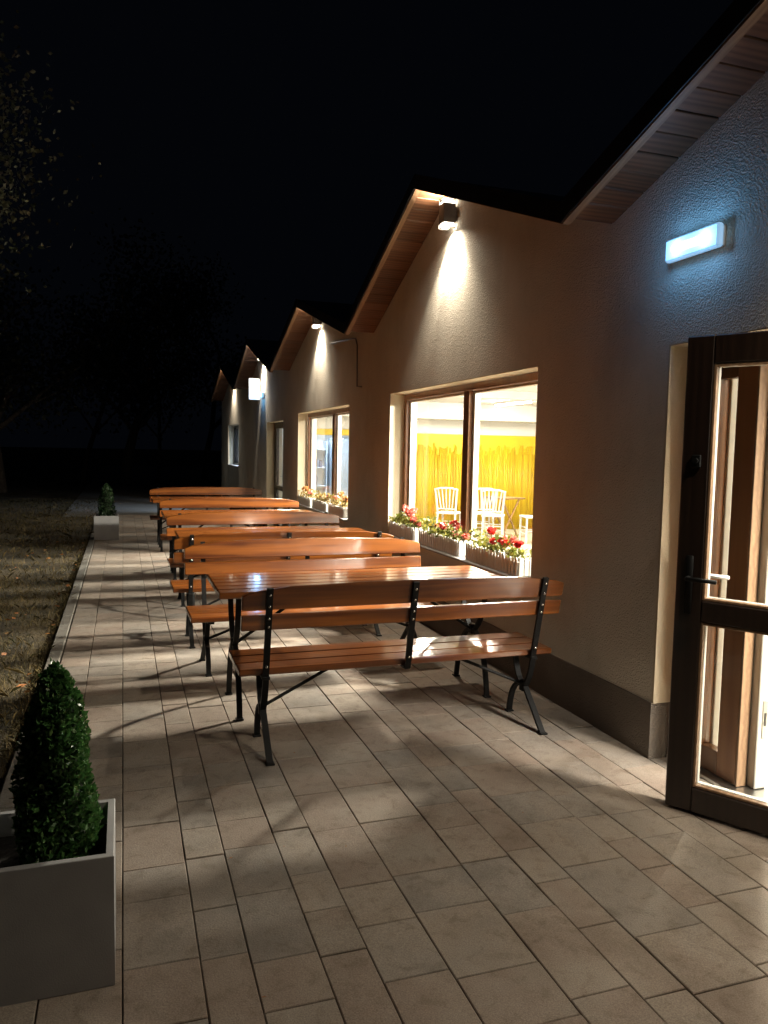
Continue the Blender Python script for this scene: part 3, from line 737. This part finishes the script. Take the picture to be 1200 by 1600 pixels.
def shrub(x, y, top_z, label, n, rad=.110, size=.020, mat='topiary'):
    t = empty('clipped_shrub', (x, y, .33)); tag(t, label, 'shrub', 'clipped cone shrubs in planters')
    H = top_z - .33
    def rad_at(f):
        return rad * (np.clip(1 - f ** 2.6, 0, 1) ** .60) * np.where(f < .12, .86 + f * 1.2, 1)
    f = rng.random(n) ** 1.15; th = rng.random(n) * 2 * np.pi
    rr_ = rad_at(f) * (1.05 - .36 * rng.random(n) ** 1.5) * (1 + .10 * np.sin(th * 3 + f * 9) + .05 * np.sin(th * 7 - f * 21))
    C = np.stack([rr_ * np.cos(th), rr_ * np.sin(th), f * H + rng.normal(size=n) * .008], 1)
    up = np.stack([np.cos(th) * .8, np.sin(th) * .8, np.full(n, .8)], 1)
    V, F = leaf_quads(C, size, .55, up, spread=.75)
    link('foliage', np_mesh('foliage', V, F, mat), t)
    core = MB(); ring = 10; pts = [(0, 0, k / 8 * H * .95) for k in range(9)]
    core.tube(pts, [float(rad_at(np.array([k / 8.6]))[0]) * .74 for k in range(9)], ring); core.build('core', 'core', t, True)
    MB().tube([(0, 0, -.05), (0, 0, .12)], .014, 8).build('stem', 'bark', t)
planter(-2.845, 2.495, 'square grey planter with a clipped shrub in the near left foreground')
shrub(-2.818, 2.48, .925, 'clipped dark green cone shrub in the near planter', 10000)
planter(-2.885, 13.75, 'square pale planter at the far end of the paving by the lawn')
shrub(-2.885, 13.75, .92, 'small dark clipped shrub in the far planter', 2500, .13, .03, 'dark_shrub')

# ------------------------------------------------------------------ window boxes with flowers
def flower_box(y0, y1, zb, label, plabel, petals, seed, group, pgroup, fol='geranium_leaf'):
    rs = random.Random(seed); t = empty('flower_box', (.072, (y0 + y1) / 2, zb)); tag(t, label, 'flower box', group)
    hl = (y1 - y0) / 2; w = .062; h = .105
    mb = MB(); k = .008
    mb.box((-w, -hl, 0), (w, hl, .012)); mb.box((-w, -hl, .0125), (-w + k, hl, h)); mb.box((w - k, -hl, .0125), (w, hl, h))
    mb.box((-w + k + .0005, -hl, .0125), (w - k - .0005, -hl + k, h)); mb.box((-w + k + .0005, hl - k, .0125), (w - k - .0005, hl, h)); mb.build('box', 'white', t)
    MB().box((-w + k + .001, -hl + k + .001, .02), (w - k - .001, hl - k - .001, h - .02)).build('soil', 'soil', t)
    pw = .034; n = int((y1 - y0) / .047)
    pk = [(-pw / 2, 0.006), (pw / 2, 0.006), (pw / 2, .122), (pw * .25, .134), (-pw * .25, .134), (-pw / 2, .122)]
    me = MB().prism(pk, 0, -.004, .004, .0015).mesh('picket', 'white'); me2 = MB().prism(pk, 1, -.004, .004, .0015).mesh('picket', 'white')
    for i in range(n): link('picket', me, t, (-w - .0045, -hl + (i + .5) * (2 * hl) / n, 0))
    for sy in (-1, 1):
        for i in range(3): link('picket', me2, t, (-w + .021 + i * .041, sy * (hl + .0045), 0))
    p = empty('flowering_plant', (.072, (y0 + y1) / 2, zb + .085)); tag(p, plabel, 'plant', pgroup)
    n1 = 420 if fol == 'geranium_leaf' else 260
    cy = (rng.random(n1) * 2 - 1) * hl * .95
    hh = .04 + .09 * rng.random(n1) * (1 + .5 * np.sin(cy * 14 + seed))
    C = np.stack([rng.normal(size=n1) * .045, cy, hh], 1)
    V, F = leaf_quads(C, .034, .9, np.array([0, 0, .5]), spread=.8); link('foliage', np_mesh('foliage', V, F, fol), p)
    st_ = MB()
    for (fy, fz, fr_, mat_) in petals:
        fx = rs.uniform(-.045, .03); yy = fy * hl
        st_.tube([(fx * .5, yy * .9, 0), (fx * .8, yy * .97, fz * .6), (fx, yy, fz)], .003, 5)
        nn = 46; d = rng.normal(size=(nn, 3)); d /= np.linalg.norm(d, axis=1, keepdims=True)
        Cc = d * fr_ * .85 * (.6 + .4 * rng.random((nn, 1))) * np.array([1, 1, .75]) + np.array([fx, yy, fz])
        V, F = leaf_quads(Cc, .030, .85, d, spread=.9); link('blossom', np_mesh('blossom', V, F, mat_), p)
    st_.build('stem', fol, p)
G1, G2 = 'white picket flower boxes on the large window sill', 'flower boxes on the far window sill'
flower_box(6.86, 7.57, .719, 'white picket flower box at the far end of the large window sill', 'pink flowering plant in the far box of the large window',
           [(-.55, .17, .045, 'pink'), (-.3, .20, .05, 'pink'), (-.05, .17, .045, 'red'), (-.75, .11, .04, 'pink'), (-.45, .11, .04, 'red'), (.1, .21, .04, 'pink'), (-.9, .08, .035, 'pink')], 1, G1, None)
flower_box(5.83, 6.72, .719, 'white picket flower box in the middle of the large window sill', 'pink and red flowering plant in the middle box of the large window',
           [(-.35, .16, .045, 'red'), (-.55, .13, .04, 'pink'), (-.15, .13, .042, 'red'), (-.75, .09, .035, 'pink'), (-.92, .08, .035, 'pink'), (.5, .10, .025, 'dry')], 2, G1, None)
flower_box(4.80, 5.68, .719, 'white picket flower box at the near end of the large window sill', 'bright red flowering plant in the near box of the large window',
           [(.15, .19, .04, 'red'), (-.2, .13, .05, 'red'), (-.35, .12, .04, 'red'), (-.55, .15, .035, 'pink'), (-.75, .13, .04, 'red'), (-.9, .14, .03, 'red'), (-.05, .12, .04, 'red')], 3, G1, None)
flower_box(11.2, 12.0, .719, 'flower box at the far end of the smaller window sill', 'dry orange flowers in the far box of the smaller window', [(-.4, .15, .05, 'dry'), (0, .18, .05, 'dry'), (.4, .16, .045, 'dry'), (-.7, .12, .04, 'pink')], 4, G2, None, 'dry_leaf')
flower_box(10.25, 11.05, .719, 'flower box in the middle of the smaller window sill', 'sparse yellowish flowers in the middle box of the smaller window', [(-.5, .11, .04, 'dry'), (.2, .10, .04, 'dry')], 5, G2, None, 'dry_leaf')
flower_box(9.35, 10.12, .719, 'flower box at the near end of the smaller window sill', 'dry orange flowers in the near box of the smaller window', [(-.5, .13, .05, 'dry'), (.1, .20, .05, 'dry'), (.55, .13, .045, 'pink'), (-.85, .16, .04, 'dry')], 6, G2, None, 'dry_leaf')

# ------------------------------------------------------------------ furniture inside the hall
def make_chair():
    t = empty('white_chair')
    MB().cbox((-.20, -.20, .435), (.20, .20, .465), .006).build('seat', 'white', t)
    for s in (-1, 1):
        MB().tube([(s * .165, .18, .436), (s * .175, .19, .0)], .020, 8).build('leg', 'white', t)
        MB().tube([(s * .175, -.235, 0), (s * .165, -.185, .45), (s * .185, -.215, .70), (s * .205, -.25, .90)], .020, 8).build('leg', 'white', t)
    st_ = MB()
    for z in (.16, .27): st_.tube([(-.17, .187, z), (.17, .187, z)], .010, 6)
    for s in (-1, 1): st_.tube([(s * .17, -.21, .2), (s * .17, .187, .2)], .010, 6)
    st_.tube([(-.17, -.2, .27), (.17, -.2, .27)], .010, 6); st_.build('stretcher', 'white', t)
    tr = MB(); tr.tube([(-.215, -.25, .885), (-.10, -.262, .915), (.10, -.262, .915), (.215, -.25, .885)], 0, square=(.03, .05)); tr.build('top_rail', 'white', t)
    MB().tube([(-.165, -.192, .53), (.165, -.192, .53)], .012, 6).build('lower_rail', 'white', t)
    for i in range(5):
        u = (i - 2) / 2; MB().tube([(u * .10, -.192, .53), (u * .15, -.255, .90)], .012, 6).build('spindle', 'white', t)
    return t
c0 = make_chair()
for i, (x, y, rz, lb) in enumerate([(3.08, 13.1, R(-38), 'white spindle-back chair alone at the left behind the large window'), (3.66, 12.45, R(-30), 'nearer white chair of the pair behind the right pane'),
                                    (3.68, 12.95, R(-16), 'farther white chair of the pair behind the right pane'), (4.28, 12.1, R(80), 'white chair partly cut off at the right edge of the window')]):
    o = c0 if i == 0 else copy_tree(c0); o.location = (x, y, 0); o.rotation_euler = (0, 0, rz); tag(o, lb, 'chair', 'white chairs in the dining hall')
ft = empty('folding_table', (4.12, 12.95, 0), R(15)); tag(ft, 'small wooden folding table with crossed legs inside the hall', 'table')
MB().cbox((-.28, -.28, .72), (.28, .28, .745), .005).build('top', 'folding', ft)
for s in (-1, 1):
    for q in (-1, 1): MB().tube([(q * .22, s * (.2 - (q > 0) * .03), 0), (-q * .2, s * (.2 - (q > 0) * .03), .72)], 0, square=(.03, .02)).build('leg', 'folding', ft)
sh = empty('storage_shelf', (1.15, 16.6, 0)); tag(sh, 'cool white shelf unit with dark goods in the back room seen through the far window', 'shelf')
sm = MB(); sm.cbox((-.45, .14, 0), (.45, .17, 1.75), .004)
for x in (-.45, .0, .45): sm.cbox((x - .015, -.17, 0), (x + .015, .14, 1.75), .004)
sm.build('carcass', 'cool', sh)
for z in (.3, .75, 1.15, 1.55): MB().cbox((-.435, -.165, z), (.435, .139, z + .025), .003).build('shelf_board', 'cool', sh)
rs = random.Random(4); k = 0
ORD = ['leftmost', 'second', 'third', 'fourth', 'fifth', 'sixth']
for z, sn in ((.325, 'bottom'), (.775, 'middle'), (1.175, 'upper')):
    k = 0
    for x in (-.36, -.24, -.12, .1, .22, .34):
        h = rs.uniform(.10, .26); w_ = rs.uniform(.03, .05)
        if rs.random() < .35: continue
        o = empty('storage_jar', (1.15 + x, 16.55, z + .0008)); k += 1
        MB().tube([(0, 0, 0), (0, 0, h * .8), (0, 0, h * .86)], [w_, w_, w_ * .7], 10).build('body', 'navy' if rs.random() < .7 else 'rubber', o)
        MB().tube([(0, 0, h * .861), (0, 0, h)], w_ * .7, 10).build('lid', 'rubber', o)
        tag(o, ORD[k - 1] + ' dark jar from the left on the ' + sn + ' board of the cool white shelf', 'jar', 'jars on the back room shelf')
cab = empty('tall_cabinet', (2.05, 16.3, 0)); tag(cab, 'plain cool white tall cabinet beside the shelf in the back room', 'cabinet')
MB().cbox((-.38, -.3, .06), (.38, .3, 1.8), .008).build('body', 'cool', cab); MB().cbox((-.365, -.322, .08), (.365, -.3005, 1.78), .006).build('door', 'cool', cab)
MB().tube([(-.30, -.33, .8), (-.30, -.35, .82), (-.30, -.35, 1.18), (-.30, -.33, 1.2)], .009, 6).build('handle', 'steel', cab)

# ------------------------------------------------------------------ lawn grass and leaves
def grass(n, x0, x1, y0, y1, h, wd):
    X = x0 + (x1 - x0) * rng.random(n); Yy = y0 + (y1 - y0) * rng.random(n)
    cl = np.sin(X * 3.1 + 1.3 * np.sin(Yy * 1.7)) * np.sin(Yy * 2.6 + 1.1 * np.sin(X * 2.3)) + .6 * np.sin(X * 7.3 + Yy * 5.1)
    keep = rng.random(n) < .30 + .35 * (cl + 1) / 1.6
    X, Yy = X[keep], Yy[keep]; n = len(X)
    hh = h * (.35 + rng.random(n)); th = rng.random(n) * 2 * np.pi; lean = rng.normal(size=(n, 2)) * hh[:, None] * .75
    B = np.stack([X, Yy, np.full(n, -.04)], 1); dx = np.stack([np.cos(th), np.sin(th), np.zeros(n)], 1) * wd
    Mi = B + np.stack([lean[:, 0] * .35, lean[:, 1] * .35, hh * .6], 1); T = B + np.stack([lean[:, 0], lean[:, 1], hh * .85], 1)
    V = np.stack([B - dx, B + dx, Mi + dx * .7, T, Mi - dx * .7], 1).reshape(-1, 3)
    return V, np.arange(5 * n).reshape(n, 5)
parts = [grass(2600, -3.20, -3.15, 2.2, 14, .06, .0024), grass(60000, -6.2, -3.17, 2.2, 10, .055, .0022), grass(26000, -9, -3.18, 10, 24, .075, .005)]
off = 0; Vs = []; Fs = []
for V, F in parts: Vs.append(V); Fs.append(F + off); off += len(V)
o = link('grass', np_mesh('grass', np.concatenate(Vs), np.concatenate(Fs), 'grass')); tag(o, 'dry patchy grass of the lawn beside the paving', 'grass', kind='stuff')
n = 150; C = np.stack([-3.2 - 3.2 * rng.random(n) ** 1.4, 2.5 + 11 * rng.random(n), .0 + .01 * rng.random(n)], 1)
V, F = leaf_quads(C, .06, .7, np.array([0, 0, 0]), spread=1); V[:, 2] = -.005 + (V[:, 2]) * .35
o = link('fallen_leaves', np_mesh('fallen_leaves', V, F, 'deadleaf')); tag(o, 'scattered brown fallen leaves on the lawn', 'leaves', kind='stuff')

n = 70; C = np.stack([-3.0 + 2.95 * rng.random(n), 1.9 + 10 * rng.random(n) ** 1.3, np.full(n, .004)], 1)
V, F = leaf_quads(C, .017, .45, np.array([0, 0, 0]), spread=1); V[:, 2] = .0025 + np.abs(V[:, 2] - .004) * .25
o = link('litter', np_mesh('litter', V, F, 'deadleaf')); tag(o, 'tiny bits of dry leaf and straw on the paving', 'litter', kind='stuff')

# ------------------------------------------------------------------ trees
def tree(loc, h, tr, crown, nleaf, lsize, label, seed, group='bare dark trees at the far edge of the lawn', first=.35, lean=0):
    rs = random.Random(seed); t = empty('tree', loc); tag(t, label, 'tree', group)
    mb = MB(); tips = []
    def limb(p, d, ln, r, depth):
        pts = [p]; q = p.copy(); dd = d.normalized(); k = 5
        for i in range(k):
            dd = (dd + Vector((rs.uniform(-1, 1), rs.uniform(-1, 1), rs.uniform(-.3, .7))) * .16).normalized(); q = q + dd * ln / k; pts.append(q.copy())
        mb.tube(pts, [r * (1 - .6 * i / k) for i in range(k + 1)], 7 if depth < 2 else 5)
        tips.extend(pts[2:])
        if depth < 3:
            for i in range(3 if depth else 5):
                b_ = pts[rs.choice([2, 3, 4, 5])] if depth else pts[min(5, max(2, int(5 * first) + i))]
                a_ = rs.uniform(0, 6.28); nd = (dd * .7 + Vector((math.cos(a_), math.sin(a_), rs.uniform(-.1, .6))) * .8)
                limb(b_, nd, ln * rs.uniform(.42, .62), r * .45, depth + 1)
    limb(Vector((0, 0, -.05)), Vector((lean, 0, 1)), h * .6, tr, 0)
    mb.build('trunk', 'bark', t, True)
    if nleaf:
        tp = np.array([p[:] for p in tips if p.z > h * .25]); C = tp[rng.integers(0, len(tp), nleaf)] + rng.normal(size=(nleaf, 3)) * crown
        C = C[C[:, 2] > h * .22]
        V, F = leaf_quads(C, lsize, .6); link('crown', np_mesh('crown', V, F, 'leaf'), t)
    return t
tree((-5.75, 9.0, 0), 8.4, .15, .42, 190000, .055, 'leafy tree reaching into the picture at the upper left, leaves faintly lit', 11, group=None, first=.5)
for i, (x, y, h, tr, nl, lb) in enumerate([(-2.6, 31, 9, .22, 5000, 'forked pale trunk of a tree straight behind the far planter'), (-6.3, 27, 8, .22, 4000, 'dark tree trunk at the far left edge of the lawn'),
                                           (-4.2, 34, 9, .12, 2500, 'thin dark tree between the far left trunk and the forked one'), (-1.3, 33, 8, .10, 2500, 'thin dark tree just right of the forked trunk'),
                                           (.9, 36, 10, .16, 4000, 'dark tree nearest the far end of the building'), (-8.0, 38, 11, .2, 4000, 'dark tree farthest back on the left')]):
    tree((x, y, 0), h, tr, .55, nl, .17, lb, 20 + i)
